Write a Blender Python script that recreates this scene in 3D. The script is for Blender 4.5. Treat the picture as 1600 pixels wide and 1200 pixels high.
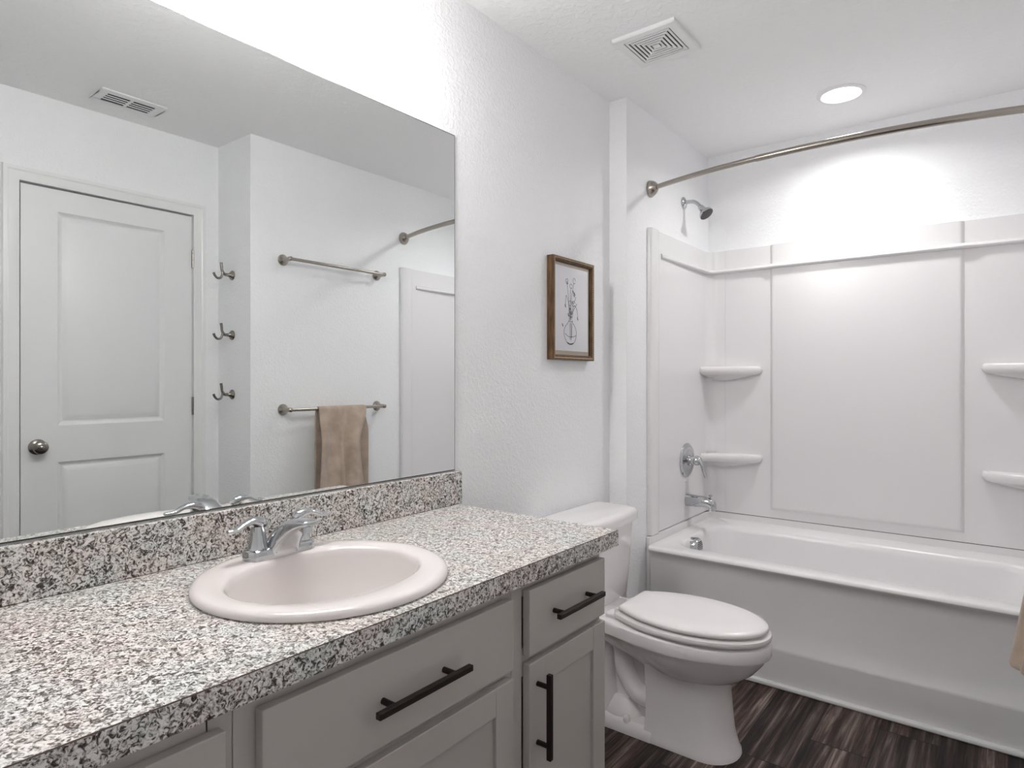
import bpy, bmesh, math, random
from mathutils import Vector, Matrix

PI = math.pi
S = bpy.context.scene
COL = S.collection
for o in list(bpy.data.objects):
    bpy.data.objects.remove(o)

# ------------------------------------------------------------------ camera
CAM = Vector((1.371, 0.0, 1.22))
YAW = math.radians(37.88)
cd = bpy.data.cameras.new('camera')
cam = bpy.data.objects.new('camera', cd)
COL.objects.link(cam)
cam.location = CAM
cam.rotation_euler = (PI / 2, 0, YAW)
cd.sensor_width = 36.0
cd.lens = 36.0 * 990.5 / 1600.0
cd.shift_y = -5.9 / 1600.0
cd.clip_start = 0.02
S.camera = cam

# ------------------------------------------------------------------ world + exposure
w = bpy.data.worlds.new('world')
S.world = w
w.use_nodes = True
w.node_tree.nodes['Background'].inputs[0].default_value = (1, 1, 1, 1)
w.node_tree.nodes['Background'].inputs[1].default_value = 0.3
S.view_settings.view_transform = 'Standard'
S.view_settings.look = 'None'
S.view_settings.exposure = 0.45
S.view_settings.gamma = 1.0
S.view_settings.use_curve_mapping = False
S.cycles.max_bounces = 14
S.cycles.diffuse_bounces = 10
S.cycles.glossy_bounces = 8
S.cycles.sample_clamp_indirect = 6.0
S.cycles.use_denoising = True

VANITY_W = 4.0        # each bulb of the vanity light
TUB_W = 5.0          # recessed light over the tub

# room dimensions (metres)
CEIL = 2.44
XR = 1.585            # right wall (towel bars)
XD = 1.90             # door wall, recessed
YRET = 1.68           # return wall between the two
YJ = 2.46             # small jog on the left wall
XJ = 0.083            # alcove left wall
YB = 3.41             # back wall of the tub alcove
YF = -0.70            # wall behind the camera


# ------------------------------------------------------------------ materials
def nodes_of(m):
    m.use_nodes = True
    nt = m.node_tree
    return nt, nt.nodes['Principled BSDF']


def mat(name, col, rough=0.5, metal=0.0, coat=0.0, spec=0.5):
    m = bpy.data.materials.new(name)
    nt, b = nodes_of(m)
    b.inputs['Base Color'].default_value = (*col, 1)
    b.inputs['Roughness'].default_value = rough
    b.inputs['Metallic'].default_value = metal
    b.inputs['Coat Weight'].default_value = coat
    b.inputs['Specular IOR Level'].default_value = spec
    return m


def N(nt, t, **kw):
    n = nt.nodes.new(t)
    for k, v in kw.items():
        if k in n.inputs:
            n.inputs[k].default_value = v
        else:
            setattr(n, k, v)
    return n


def L(nt, a, ao, b, bi):
    nt.links.new(a.outputs[ao], b.inputs[bi])


def ramp(nt, stops, interp='LINEAR'):
    r = nt.nodes.new('ShaderNodeValToRGB')
    cr = r.color_ramp
    cr.interpolation = interp
    while len(cr.elements) < len(stops):
        cr.elements.new(0.5)
    for e, (p, c) in zip(cr.elements, stops):
        e.position = p
        e.color = (*c, 1)
    return r


def paint(name, col, rough, bscale, bstrength, bdist):
    """painted drywall with a sprayed knockdown texture"""
    m = mat(name, col, rough, spec=0.35)
    nt, b = nodes_of(m)
    tc = N(nt, 'ShaderNodeTexCoord')
    n1 = N(nt, 'ShaderNodeTexNoise')
    n1.inputs['Scale'].default_value = bscale
    n1.inputs['Detail'].default_value = 2.0
    n1.inputs['Roughness'].default_value = 0.55
    n1.inputs['Distortion'].default_value = 0.6
    L(nt, tc, 'Object', n1, 'Vector')
    r = ramp(nt, [(0.47, (0, 0, 0)), (0.60, (1, 1, 1))])
    L(nt, n1, 'Fac', r, 'Fac')
    bp = N(nt, 'ShaderNodeBump')
    bp.inputs['Strength'].default_value = bstrength
    bp.inputs['Distance'].default_value = bdist
    L(nt, r, 'Color', bp, 'Height')
    L(nt, bp, 'Normal', b, 'Normal')
    return m


M_WALL = paint('wall_paint', (0.865, 0.868, 0.876), 0.55, 75, 0.30, 0.003)
M_CEIL = paint('ceiling_paint', (0.89, 0.89, 0.892), 0.7, 34, 0.28, 0.003)
M_TRIM = mat('trim_white', (0.80, 0.80, 0.80), 0.3)
M_DOOR = mat('door_white', (0.78, 0.78, 0.785), 0.35)
M_ACRYL = mat('tub_acrylic', (0.77, 0.755, 0.76), 0.27)
M_PORC = mat('porcelain', (0.80, 0.775, 0.775), 0.07, coat=0.5)
M_SINK = mat('sink_porcelain', (0.72, 0.675, 0.66), 0.08, coat=0.3)
M_SEAT = mat('seat_plastic', (0.80, 0.775, 0.77), 0.2)
M_CHROME = mat('chrome', (0.54, 0.55, 0.56), 0.05, 1.0)
M_NICKEL = mat('brushed_nickel', (0.40, 0.365, 0.325), 0.27, 1.0)
M_DARKN = mat('aged_nickel', (0.30, 0.275, 0.25), 0.25, 1.0)
M_CAB = mat('cabinet_paint', (0.47, 0.435, 0.41), 0.42)
M_BRONZE = mat('handle_bronze', (0.030, 0.022, 0.019), 0.38, 0.6)
M_DARK = mat('dark_gap', (0.012, 0.012, 0.012), 0.8)
M_SEAM = mat('laminate_seam', (0.06, 0.035, 0.025), 0.5)
M_VENT = mat('vent_white', (0.82, 0.82, 0.82), 0.4)
M_RUBBER = mat('dark_nozzle', (0.06, 0.055, 0.055), 0.5)
M_MAT = mat('picture_mat', (0.62, 0.55, 0.45), 0.8)
M_PAPER = mat('picture_paper', (0.90, 0.90, 0.93), 0.8)
M_INK = mat('ink', (0.035, 0.035, 0.06), 0.8)

m = bpy.data.materials.new('mirror_silver')
nt, b = nodes_of(m)
b.inputs['Base Color'].default_value = (0.845, 0.865, 0.86, 1)
b.inputs['Metallic'].default_value = 1.0
b.inputs['Roughness'].default_value = 0.0
M_MIRROR = m
M_MEDGE = mat('mirror_edge', (0.03, 0.035, 0.035), 0.3)


def emis(name, col, strength):
    m = bpy.data.materials.new(name)
    nt, b = nodes_of(m)
    b.inputs['Base Color'].default_value = (0.9, 0.9, 0.9, 1)
    b.inputs['Emission Color'].default_value = (*col, 1)
    b.inputs['Emission Strength'].default_value = strength
    b.inputs['Roughness'].default_value = 0.3
    return m


M_SHADE = emis('lit_frosted_glass', (1.0, 0.985, 0.965), 9.0)
M_BULB = emis('lit_bulb', (1.0, 0.97, 0.93), 12.0)
M_LENS = emis('lit_lens', (1.0, 1.0, 1.0), 5.0)


def glass_pane():
    m = bpy.data.materials.new('picture_glass')
    nt, b = nodes_of(m)
    out = nt.nodes['Material Output']
    nt.nodes.remove(b)
    tr = N(nt, 'ShaderNodeBsdfTransparent')
    gl = N(nt, 'ShaderNodeBsdfGlossy')
    gl.inputs['Roughness'].default_value = 0.0
    fr = N(nt, 'ShaderNodeFresnel')
    fr.inputs['IOR'].default_value = 1.16
    mx = N(nt, 'ShaderNodeMixShader')
    L(nt, fr, 'Fac', mx, 0)
    nt.links.new(tr.outputs[0], mx.inputs[1])
    nt.links.new(gl.outputs[0], mx.inputs[2])
    nt.links.new(mx.outputs[0], out.inputs['Surface'])
    return m


M_GLASS = glass_pane()
M_CLEAR = bpy.data.materials.new('picture_glass_back')
nt, b = nodes_of(M_CLEAR)
nt.links.new(N(nt, 'ShaderNodeBsdfTransparent').outputs[0], nt.nodes['Material Output'].inputs['Surface'])
nt.nodes.remove(b)


def granite():
    m = mat('speckled_laminate', (0.5, 0.5, 0.5), 0.30, coat=0.0, spec=0.5)
    nt, b = nodes_of(m)
    tc = N(nt, 'ShaderNodeTexCoord')

    def noise(scale, detail, rough, dist, off=0.0):
        mp = N(nt, 'ShaderNodeMapping')
        mp.inputs['Location'].default_value = (off, off * 1.7, off * 0.6)
        L(nt, tc, 'Object', mp, 'Vector')
        n = N(nt, 'ShaderNodeTexNoise')
        n.inputs['Scale'].default_value = scale
        n.inputs['Detail'].default_value = detail
        n.inputs['Roughness'].default_value = rough
        n.inputs['Distortion'].default_value = dist
        L(nt, mp, 'Vector', n, 'Vector')
        return n
    base = noise(125, 5, 0.60, 1.3)
    r1 = ramp(nt, [(0.35, (0.014, 0.011, 0.010)), (0.415, (0.085, 0.07, 0.064)), (0.46, (0.34, 0.315, 0.295)),
                   (0.515, (0.68, 0.66, 0.64)), (0.62, (0.88, 0.87, 0.86))])
    L(nt, base, 'Fac', r1, 'Fac')
    # large clouds: greyish green against pinkish brown
    cl = noise(9, 3, 0.5, 0.3, 3.0)
    r2 = ramp(nt, [(0.38, (0.90, 0.94, 0.92)), (0.5, (1.0, 0.985, 0.97)), (0.62, (0.97, 0.90, 0.87))])
    L(nt, cl, 'Fac', r2, 'Fac')
    mx = N(nt, 'ShaderNodeMix', data_type='RGBA', blend_type='MULTIPLY')
    mx.inputs[0].default_value = 0.75
    L(nt, r1, 'Color', mx, 6)
    L(nt, r2, 'Color', mx, 7)
    # black and rust flecks
    fl = noise(210, 3, 0.55, 0.5, 7.0)
    r3 = ramp(nt, [(0.60, (0, 0, 0)), (0.66, (1, 1, 1))])
    L(nt, fl, 'Fac', r3, 'Fac')
    rc = ramp(nt, [(0.45, (0.035, 0.03, 0.03)), (0.55, (0.16, 0.085, 0.06))])
    L(nt, cl, 'Fac', rc, 'Fac')
    mx2 = N(nt, 'ShaderNodeMix', data_type='RGBA')
    L(nt, r3, 'Color', mx2, 0)
    L(nt, mx, 2, mx2, 6)
    L(nt, rc, 'Color', mx2, 7)
    L(nt, mx2, 2, b, 'Base Color')
    return m


M_GRAN = granite()


def floor_mat():
    m = mat('plank_floor', (0.05, 0.04, 0.035), 0.5, spec=0.25)
    nt, b = nodes_of(m)
    tc = N(nt, 'ShaderNodeTexCoord')
    sp = N(nt, 'ShaderNodeSeparateXYZ')
    L(nt, tc, 'Object', sp, 'Vector')

    def math_(op, a, bb=None):
        n = N(nt, 'ShaderNodeMath', operation=op)
        for i, v in enumerate((a, bb)):
            if v is None:
                continue
            if isinstance(v, (int, float)):
                n.inputs[i].default_value = v
            else:
                nt.links.new(v, n.inputs[i])
        return n.outputs[0]
    wd, ln = 0.1775, 1.22
    u = math_('DIVIDE', math_('SUBTRACT', sp.outputs['X'], 0.67), wd)
    row = math_('FLOOR', u)
    fu = math_('FRACT', u)
    v = math_('DIVIDE', math_('SUBTRACT', math_('SUBTRACT', sp.outputs['Y'], 0.88), math_('MULTIPLY', row, 0.22)), ln)
    fv = math_('FRACT', v)
    idv = math_('FLOOR', v)
    # seams
    du = math_('MULTIPLY', math_('MINIMUM', fu, math_('SUBTRACT', 1.0, fu)), wd)
    dv = math_('MULTIPLY', math_('MINIMUM', fv, math_('SUBTRACT', 1.0, fv)), ln)
    dd = math_('MINIMUM', du, dv)
    seam = math_('LESS_THAN', dd, 0.0022)
    # per plank random
    cb = N(nt, 'ShaderNodeCombineXYZ')
    nt.links.new(row, cb.inputs[0])
    nt.links.new(idv, cb.inputs[1])
    wn = N(nt, 'ShaderNodeTexWhiteNoise', noise_dimensions='3D')
    nt.links.new(cb.outputs[0], wn.inputs['Vector'])
    # grain, stretched along y, shifted per plank
    cb2 = N(nt, 'ShaderNodeCombineXYZ')
    nt.links.new(math_('MULTIPLY', sp.outputs['X'], 1.0), cb2.inputs[0])
    nt.links.new(math_('MULTIPLY', sp.outputs['Y'], 0.04), cb2.inputs[1])
    nt.links.new(math_('MULTIPLY', wn.outputs['Value'], 3.0), cb2.inputs[2])
    g1 = N(nt, 'ShaderNodeTexNoise')
    g1.inputs['Scale'].default_value = 55
    g1.inputs['Detail'].default_value = 8
    g1.inputs['Roughness'].default_value = 0.66
    g1.inputs['Distortion'].default_value = 0.35
    nt.links.new(cb2.outputs[0], g1.inputs['Vector'])
    r = ramp(nt, [(0.36, (0.006, 0.0036, 0.0028)), (0.47, (0.026, 0.016, 0.0125)), (0.56, (0.060, 0.043, 0.037)),
                  (0.70, (0.175, 0.145, 0.132))])
    L(nt, g1, 'Fac', r, 'Fac')
    g2 = N(nt, 'ShaderNodeTexNoise')
    g2.inputs['Scale'].default_value = 13
    g2.inputs['Detail'].default_value = 3
    nt.links.new(cb2.outputs[0], g2.inputs['Vector'])
    rr = ramp(nt, [(0.36, (0.45, 0.45, 0.45)), (0.64, (1.5, 1.48, 1.47))])
    L(nt, g2, 'Fac', rr, 'Fac')
    mx = N(nt, 'ShaderNodeMix', data_type='RGBA', blend_type='MULTIPLY')
    mx.inputs[0].default_value = 1.0
    L(nt, r, 'Color', mx, 6)
    L(nt, rr, 'Color', mx, 7)
    tint = ramp(nt, [(0.0, (0.6, 0.6, 0.6)), (1.0, (1.9, 1.85, 1.8))])
    L(nt, wn, 'Value', tint, 'Fac')
    mx1 = N(nt, 'ShaderNodeMix', data_type='RGBA', blend_type='MULTIPLY')
    mx1.inputs[0].default_value = 1.0
    L(nt, mx, 2, mx1, 6)
    L(nt, tint, 'Color', mx1, 7)
    mx2 = N(nt, 'ShaderNodeMix', data_type='RGBA')
    nt.links.new(seam, mx2.inputs[0])
    L(nt, mx1, 2, mx2, 6)
    mx2.inputs[7].default_value = (0.008, 0.006, 0.006, 1)
    L(nt, mx2, 2, b, 'Base Color')
    bp = N(nt, 'ShaderNodeBump')
    bp.inputs['Strength'].default_value = 0.25
    bp.inputs['Distance'].default_value = 0.002
    L(nt, g1, 'Fac', bp, 'Height')
    L(nt, bp, 'Normal', b, 'Normal')
    return m


M_FLOOR = floor_mat()


def towel_mat():
    m = mat('towel_terry', (0.42, 0.33, 0.26), 0.95, spec=0.1)
    nt, b = nodes_of(m)
    b.inputs['Sheen Weight'].default_value = 0.35
    tc = N(nt, 'ShaderNodeTexCoord')
    n = N(nt, 'ShaderNodeTexNoise')
    n.inputs['Scale'].default_value = 700
    L(nt, tc, 'Object', n, 'Vector')
    n2 = N(nt, 'ShaderNodeTexNoise')
    n2.inputs['Scale'].default_value = 14
    n2.inputs['Detail'].default_value = 4
    L(nt, tc, 'Object', n2, 'Vector')
    r = ramp(nt, [(0.3, (0.36, 0.28, 0.22)), (0.7, (0.52, 0.415, 0.335))])
    L(nt, n2, 'Fac', r, 'Fac')
    L(nt, r, 'Color', b, 'Base Color')
    bp = N(nt, 'ShaderNodeBump')
    bp.inputs['Strength'].default_value = 0.5
    bp.inputs['Distance'].default_value = 0.002
    L(nt, n, 'Fac', bp, 'Height')
    L(nt, bp, 'Normal', b, 'Normal')
    return m


M_TOWEL = towel_mat()


def wood_frame():
    m = mat('antique_gold_wood', (0.20, 0.11, 0.05), 0.4)
    nt, b = nodes_of(m)
    tc = N(nt, 'ShaderNodeTexCoord')
    mp = N(nt, 'ShaderNodeMapping')
    mp.inputs['Scale'].default_value = (60, 60, 8)
    L(nt, tc, 'Object', mp, 'Vector')
    n = N(nt, 'ShaderNodeTexNoise')
    n.inputs['Scale'].default_value = 2.0
    n.inputs['Detail'].default_value = 5
    L(nt, mp, 'Vector', n, 'Vector')
    r = ramp(nt, [(0.3, (0.035, 0.016, 0.007)), (0.55, (0.11, 0.055, 0.022)), (0.75, (0.24, 0.14, 0.065))])
    L(nt, n, 'Fac', r, 'Fac')
    L(nt, r, 'Color', b, 'Base Color')
    b.inputs['Metallic'].default_value = 0.25
    return m


M_FRAME = wood_frame()
M_BEAD = mat('gilt_bead', (0.42, 0.30, 0.17), 0.35, 0.5)


# ------------------------------------------------------------------ object helpers
def link(name, bm, material, parent=None, smooth=35, bevel=0.0, seg=2, subsurf=0):
    me = bpy.data.meshes.new(name)
    bmesh.ops.remove_doubles(bm, verts=bm.verts, dist=1e-6)
    bmesh.ops.recalc_face_normals(bm, faces=bm.faces)
    bm.to_mesh(me)
    bm.free()
    mats = material if isinstance(material, (list, tuple)) else [material]
    for q in mats:
        me.materials.append(q)
    if smooth:
        me.shade_smooth()
        me.set_sharp_from_angle(angle=math.radians(smooth))
    o = bpy.data.objects.new(name, me)
    COL.objects.link(o)
    if parent is not None:
        o.parent = parent
        o.matrix_parent_inverse = parent.matrix_basis.inverted()
    if bevel:
        md = o.modifiers.new('bevel', 'BEVEL')
        md.width = bevel
        md.segments = seg
        md.limit_method = 'ANGLE'
        md.angle_limit = math.radians(40)
        md.harden_normals = False
    if subsurf:
        md = o.modifiers.new('subsurf', 'SUBSURF')
        md.levels = md.render_levels = subsurf
    return o


def thing(name, label, cat, loc=(0, 0, 0), group=None):
    o = bpy.data.objects.new(name, None)
    COL.objects.link(o)
    o.location = loc
    o.empty_display_size = 0.05
    o['label'] = label
    o['category'] = cat
    if group:
        o['group'] = group
    bpy.context.view_layer.update()
    return o


def struct(o):
    o['kind'] = 'structure'
    return o


def box(bm, x0, x1, y0, y1, z0, z1, mi=0):
    vs = [bm.verts.new(p) for p in ((x0, y0, z0), (x1, y0, z0), (x1, y1, z0), (x0, y1, z0),
                                    (x0, y0, z1), (x1, y0, z1), (x1, y1, z1), (x0, y1, z1))]
    for f in ((0, 3, 2, 1), (4, 5, 6, 7), (0, 1, 5, 4), (1, 2, 6, 5), (2, 3, 7, 6), (3, 0, 4, 7)):
        bm.faces.new([vs[i] for i in f]).material_index = mi
    return vs


def loft(bm, rings, cap0=True, cap1=True, closed=True, mis=None):
    """rings: lists of equally many points"""
    V = [[bm.verts.new(p) for p in r] for r in rings]
    n = len(V[0])
    for k in range(len(V) - 1):
        for i in range(n if closed else n - 1):
            j = (i + 1) % n
            f = bm.faces.new((V[k][i], V[k][j], V[k + 1][j], V[k + 1][i]))
            if mis:
                f.material_index = mis[k]
    if closed:
        if cap0:
            bm.faces.new(list(reversed(V[0])))
        if cap1:
            f = bm.faces.new(V[-1])
            if mis:
                f.material_index = mis[-1]
    return V


def frame_axes(d):
    d = Vector(d).normalized()
    a = Vector((0, 0, 1)) if abs(d.z) < 0.9 else Vector((1, 0, 0))
    u = d.cross(a).normalized()
    return d, u, d.cross(u).normalized()


def lathe(bm, origin, axis, profile, n=32, cap0=True, cap1=True, sx=1.0, sy=1.0, mis=None):
    """profile: list of (distance along the axis, radius)"""
    d, u, v = frame_axes(axis)
    o = Vector(origin)
    rings = []
    for h, r in profile:
        r = max(r, 1e-5)
        rings.append([o + d * h + (u * math.cos(2 * PI * i / n) * sx + v * math.sin(2 * PI * i / n) * sy) * r for i in range(n)])
    return loft(bm, rings, cap0, cap1, mis=mis)


def catmull(pts, n=8):
    P = [Vector(p) for p in pts]
    out = []
    for i in range(len(P) - 1):
        p0 = P[max(i - 1, 0)]; p1 = P[i]; p2 = P[i + 1]; p3 = P[min(i + 2, len(P) - 1)]
        for k in range(n):
            t = k / n
            out.append(0.5 * ((2 * p1) + (p2 - p0) * t + (2 * p0 - 5 * p1 + 4 * p2 - p3) * t * t + (3 * p1 - p0 - 3 * p2 + p3) * t ** 3))
    out.append(P[-1])
    return out


def lerp_list(vals, n):
    out = []
    for i in range(len(vals) - 1):
        for k in range(n):
            out.append(vals[i] + (vals[i + 1] - vals[i]) * k / n)
    out.append(vals[-1])
    return out


def tube(bm, pts, rad, n=16, smooth=8, up=None, flat=1.0, flats=None):
    """tube along control points; rad a number or one per control point; flat squashes across up"""
    if smooth:
        rads = lerp_list(rad, smooth) if isinstance(rad, (list, tuple)) else None
        fl = lerp_list(flats, smooth) if flats else None
        P = catmull(pts, smooth)
    else:
        P = [Vector(p) for p in pts]
        rads = rad if isinstance(rad, (list, tuple)) else None
        fl = flats
    if rads is None:
        rads = [rad] * len(P)
    if fl is None:
        fl = [flat] * len(P)
    rings = []
    pu = Vector(up) if up else None
    for i, p in enumerate(P):
        t = (P[min(i + 1, len(P) - 1)] - P[max(i - 1, 0)]).normalized()
        if pu is None:
            pu = frame_axes(t)[1]
        u = (pu - t * pu.dot(t)).normalized()
        v = t.cross(u).normalized()
        if not up:
            pu = u
        rings.append([p + (v * math.cos(2 * PI * k / n) + u * math.sin(2 * PI * k / n) * fl[i]) * rads[i] for k in range(n)])
    return loft(bm, rings)


def rrect(x0, x1, y0, y1, z, r, n=6):
    """rounded rectangle ring in plan; r one radius or four (x0y0, x1y0, x1y1, x0y1)"""
    rs = r if isinstance(r, (list, tuple)) else [r] * 4
    out = []
    for (cx, cy, a0), q in zip(((x0 + rs[0], y0 + rs[0], PI), (x1 - rs[1], y0 + rs[1], 1.5 * PI),
                                (x1 - rs[2], y1 - rs[2], 0), (x0 + rs[3], y1 - rs[3], PI / 2)), rs):
        for k in range(n + 1):
            a = a0 + PI / 2 * k / n
            out.append(Vector((cx + q * math.cos(a), cy + q * math.sin(a), z)))
    return out


def extrude_poly(bm, poly, z0, z1):
    return loft(bm, [[Vector((x, y, z0)) for x, y in poly], [Vector((x, y, z1)) for x, y in poly]])


def ellipse(cx, cy, a, bb, z, n=64, e=2.0):
    out = []
    for i in range(n):
        t = 2 * PI * i / n
        c, s = math.cos(t), math.sin(t)
        out.append(Vector((cx + a * math.copysign(abs(c) ** (2 / e), c), cy + bb * math.copysign(abs(s) ** (2 / e), s), z)))
    return out


def copy_thing(root, loc, label):
    r = root.copy()
    COL.objects.link(r)
    r.location = loc
    r['label'] = label
    for ch in list(root.children):
        c = ch.copy()
        COL.objects.link(c)
        c.parent = r
        c.matrix_parent_inverse = ch.matrix_parent_inverse
        for g in list(ch.children):
            d = g.copy()
            COL.objects.link(d)
            d.parent = c
            d.matrix_parent_inverse = g.matrix_parent_inverse
    return r


def wallbox(name, *a, m=None):
    bm = bmesh.new()
    box(bm, *a)
    return struct(link(name, bm, m or M_WALL, smooth=0))


# ------------------------------------------------------------------ room shell
wallbox('floor', -0.1, 2.1, YF - 0.1, YB + 0.1, -0.08, 0.0, m=M_FLOOR)
wallbox('ceiling', -0.1, 2.1, YF - 0.1, YB + 0.1, CEIL, CEIL + 0.08, m=M_CEIL)
wallbox('wall_left', -0.1, 0.0, YF - 0.1, YJ, 0.0, CEIL)
wallbox('wall_alcove_left', -0.1, XJ, YJ, YB, 0.0, CEIL)
wallbox('wall_back', -0.1, 2.1, YB, YB + 0.1, 0.0, CEIL)
wallbox('wall_right', XR, 2.1, YRET, YB, 0.0, CEIL)
DY0, DY1, DZ = 0.826, 1.548, 2.058          # door opening
bm = bmesh.new()
box(bm, XD, 2.1, YF - 0.1, DY0, 0, CEIL)
box(bm, XD, 2.1, DY1, YRET, 0, CEIL)
box(bm, XD, 2.1, DY0, DY1, DZ, CEIL)
struct(link('wall_door_side', bm, M_WALL, smooth=0))
wallbox('wall_front', 0.0, XD, YF - 0.1, YF, 0.0, CEIL)


def baseboard(name, x0, x1, y0, y1):
    bm = bmesh.new()
    box(bm, x0, x1, y0, y1, 0.0, 0.083)
    struct(link(name, bm, M_TRIM, bevel=0.004))


baseboard('baseboard_left', 0.0, 0.012, 1.47, YJ)
baseboard('baseboard_right', XR - 0.012, XR, YRET, 2.625)
baseboard('baseboard_door_side', XD - 0.012, XD, YF, DY0 - 0.06)
baseboard('baseboard_front', 0.0, XD - 0.012, YF, YF + 0.012)
bm = bmesh.new()
box(bm, XJ, XR, 2.618, 2.640, 0.0, 0.020)
struct(link('trim_1', bm, M_TRIM, bevel=0.007, seg=3))      # strip along the foot of the tub


# door casing
def casing():
    prof = [(0.0, 0.0), (0.012, 0.0), (0.013, 0.010), (0.016, 0.022), (0.016, 0.036), (0.019, 0.042), (0.019, 0.056), (0.0, 0.060)]
    bm = bmesh.new()
    rings = []
    a, bb, t = DY0, DY1, DZ
    for (yy, zz, sy, sz) in ((a, 0.0, -1, 0), (a, t, -1, 1), (bb, t, 1, 1), (bb, 0.0, 1, 0)):
        rings.append([Vector((XD - d, yy + sy * wv, zz + sz * wv)) for d, wv in prof])
    loft(bm, rings)
    return struct(link('trim_2', bm, M_TRIM, smooth=25))


casing()


def door():
    x = XD + 0.004
    bm = bmesh.new()
    y0, y1, z0, z1 = DY0 + 0.008, DY1 - 0.004, 0.012, DZ - 0.007
    py0, py1 = 0.966, 1.412
    panels = [(0.20, 0.862), (1.022, 1.955)]
    box(bm, x, x + 0.035, y0, py0, z0, z1)
    box(bm, x, x + 0.035, py1, y1, z0, z1)
    zs = [z0, panels[0][0], panels[0][1], panels[1][0], panels[1][1], z1]
    for k in (0, 2, 4):
        box(bm, x, x + 0.035, py0, py1, zs[k], zs[k + 1])
    for a, c in panels:
        rings = []
        for ins, dep in ((0, 0), (0.004, 0.004), (0.014, 0.010), (0.020, 0.011), (0.040, 0.003), (0.044, 0.002)):
            rings.append([Vector((x + dep, q, r)) for q, r in ((py0 + ins, a + ins), (py1 - ins, a + ins), (py1 - ins, c - ins), (py0 + ins, c - ins))])
        loft(bm, rings, cap0=False)
    d = struct(link('door_1', bm, M_DOOR, smooth=20))
    # near-black sheet behind the leaf, paints the shade in the gap
    bm = bmesh.new()
    box(bm, XD + 0.045, XD + 0.06, DY0, DY1, 0.0, DZ)
    link('door_gap_shade', bm, M_DARK, d, smooth=0)
    k = Vector((x, 0.892, 0.935))
    bm = bmesh.new()
    lathe(bm, k, (-1, 0, 0), [(0, 0.033), (0.006, 0.033), (0.010, 0.028), (0.014, 0.015), (0.022, 0.012), (0.028, 0.016), (0.034, 0.025),
                              (0.046, 0.0285), (0.056, 0.026), (0.062, 0.018), (0.063, 0.008)])
    kn = link('door_knob', bm, M_DARKN, d)
    bm = bmesh.new()
    lathe(bm, k + Vector((-0.063, 0, 0)), (-1, 0, 0), [(0, 0.008), (0.003, 0.0078), (0.004, 0.006)], n=20)
    link('privacy_button', bm, M_NICKEL, kn)
    for z in (1.835, 1.09, 0.25):
        bm = bmesh.new()
        for i in range(5):
            lathe(bm, (XD - 0.004, DY1 - 0.002, z - 0.045 + 0.018 * i), (0, 0, 1), [(0, 0.0062), (0.0172, 0.0062)], n=14)
        box(bm, XD - 0.004, XD + 0.004, DY1 - 0.004, DY1 + 0.006, z - 0.045, z + 0.045)
        link('hinge', bm, M_DARKN, d)


door()

# ------------------------------------------------------------------ lamps
def vanity_light():
    t = thing('vanity_light', 'lit frosted glass vanity light with three shades on wall above mirror', 'light', (0, 0.79, 2.29))
    bm = bmesh.new()
    box(bm, 0.0005, 0.022, 0.42, 1.16, 2.30, 2.37)
    link('back_plate', bm, M_NICKEL, t, bevel=0.006)
    for y in (0.52, 0.79, 1.06):
        bm = bmesh.new()
        tube(bm, [(0.022, y, 2.335), (0.08, y, 2.345), (0.125, y, 2.335), (0.13, y, 2.30)], 0.008, n=12)
        lathe(bm, (0.13, y, 2.315), (0, 0, -1), [(0, 0.02), (0.03, 0.024), (0.034, 0.02)], n=20)
        a = link('arm', bm, M_NICKEL, t)
        bm = bmesh.new()
        prof = [(0.0, 0.030), (0.015, 0.042), (0.05, 0.056), (0.09, 0.066), (0.126, 0.074), (0.128, 0.0735), (0.127, 0.071),
                (0.09, 0.063), (0.05, 0.053), (0.017, 0.039), (0.003, 0.026)]
        lathe(bm, (0.13, y, 2.291), (0, 0, -1), prof, n=40, cap0=False, cap1=False)
        link('shade', bm, M_SHADE, t)
        bm = bmesh.new()
        lathe(bm, (0.13, y, 2.283), (0, 0, -1), [(0, 0.012), (0.03, 0.014), (0.05, 0.025), (0.07, 0.029), (0.09, 0.024), (0.1, 0.012), (0.102, 0.002)], n=24)
        link('bulb', bm, M_BULB, t)
        ld = bpy.data.lights.new('bulb_glow', 'POINT')
        ld.energy = VANITY_W
        ld.color = (1.0, 0.985, 0.97)
        ld.shadow_soft_size = 0.05
        lo = bpy.data.objects.new('bulb_glow', ld)
        COL.objects.link(lo)
        lo.location = (0.13, y, 2.115)
        lo.parent = t
        lo.matrix_parent_inverse = t.matrix_basis.inverted()


vanity_light()


def recessed(x, y, label, power, size):
    t = thing('recessed_light', label, 'light', (x, y, CEIL))
    bm = bmesh.new()
    lathe(bm, (x, y, CEIL), (0, 0, -1), [(0, 0.094), (0.003, 0.094), (0.007, 0.088), (0.008, 0.078), (0.004, 0.074), (0.0005, 0.074)], n=48, cap0=False, cap1=False)
    link('trim_ring', bm, M_VENT, t)
    bm = bmesh.new()
    lathe(bm, (x, y, CEIL), (0, 0, -1), [(0.0005, 0.0735), (0.006, 0.072), (0.011, 0.060), (0.013, 0.03), (0.0135, 0.002)], n=48)
    link('lens', bm, M_LENS, t)
    ld = bpy.data.lights.new('downlight_beam', 'AREA')
    ld.shape = 'DISK'
    ld.size = size
    ld.energy = power
    ld.spread = math.radians(152)
    lo = bpy.data.objects.new('downlight_beam', ld)
    COL.objects.link(lo)
    lo.location = (x, y, CEIL - 0.016)
    lo.parent = t
    lo.matrix_parent_inverse = t.matrix_basis.inverted()
    return t


recessed(0.82, 2.99, 'round recessed ceiling light above the bathtub, switched on', TUB_W, 0.13)


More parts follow.
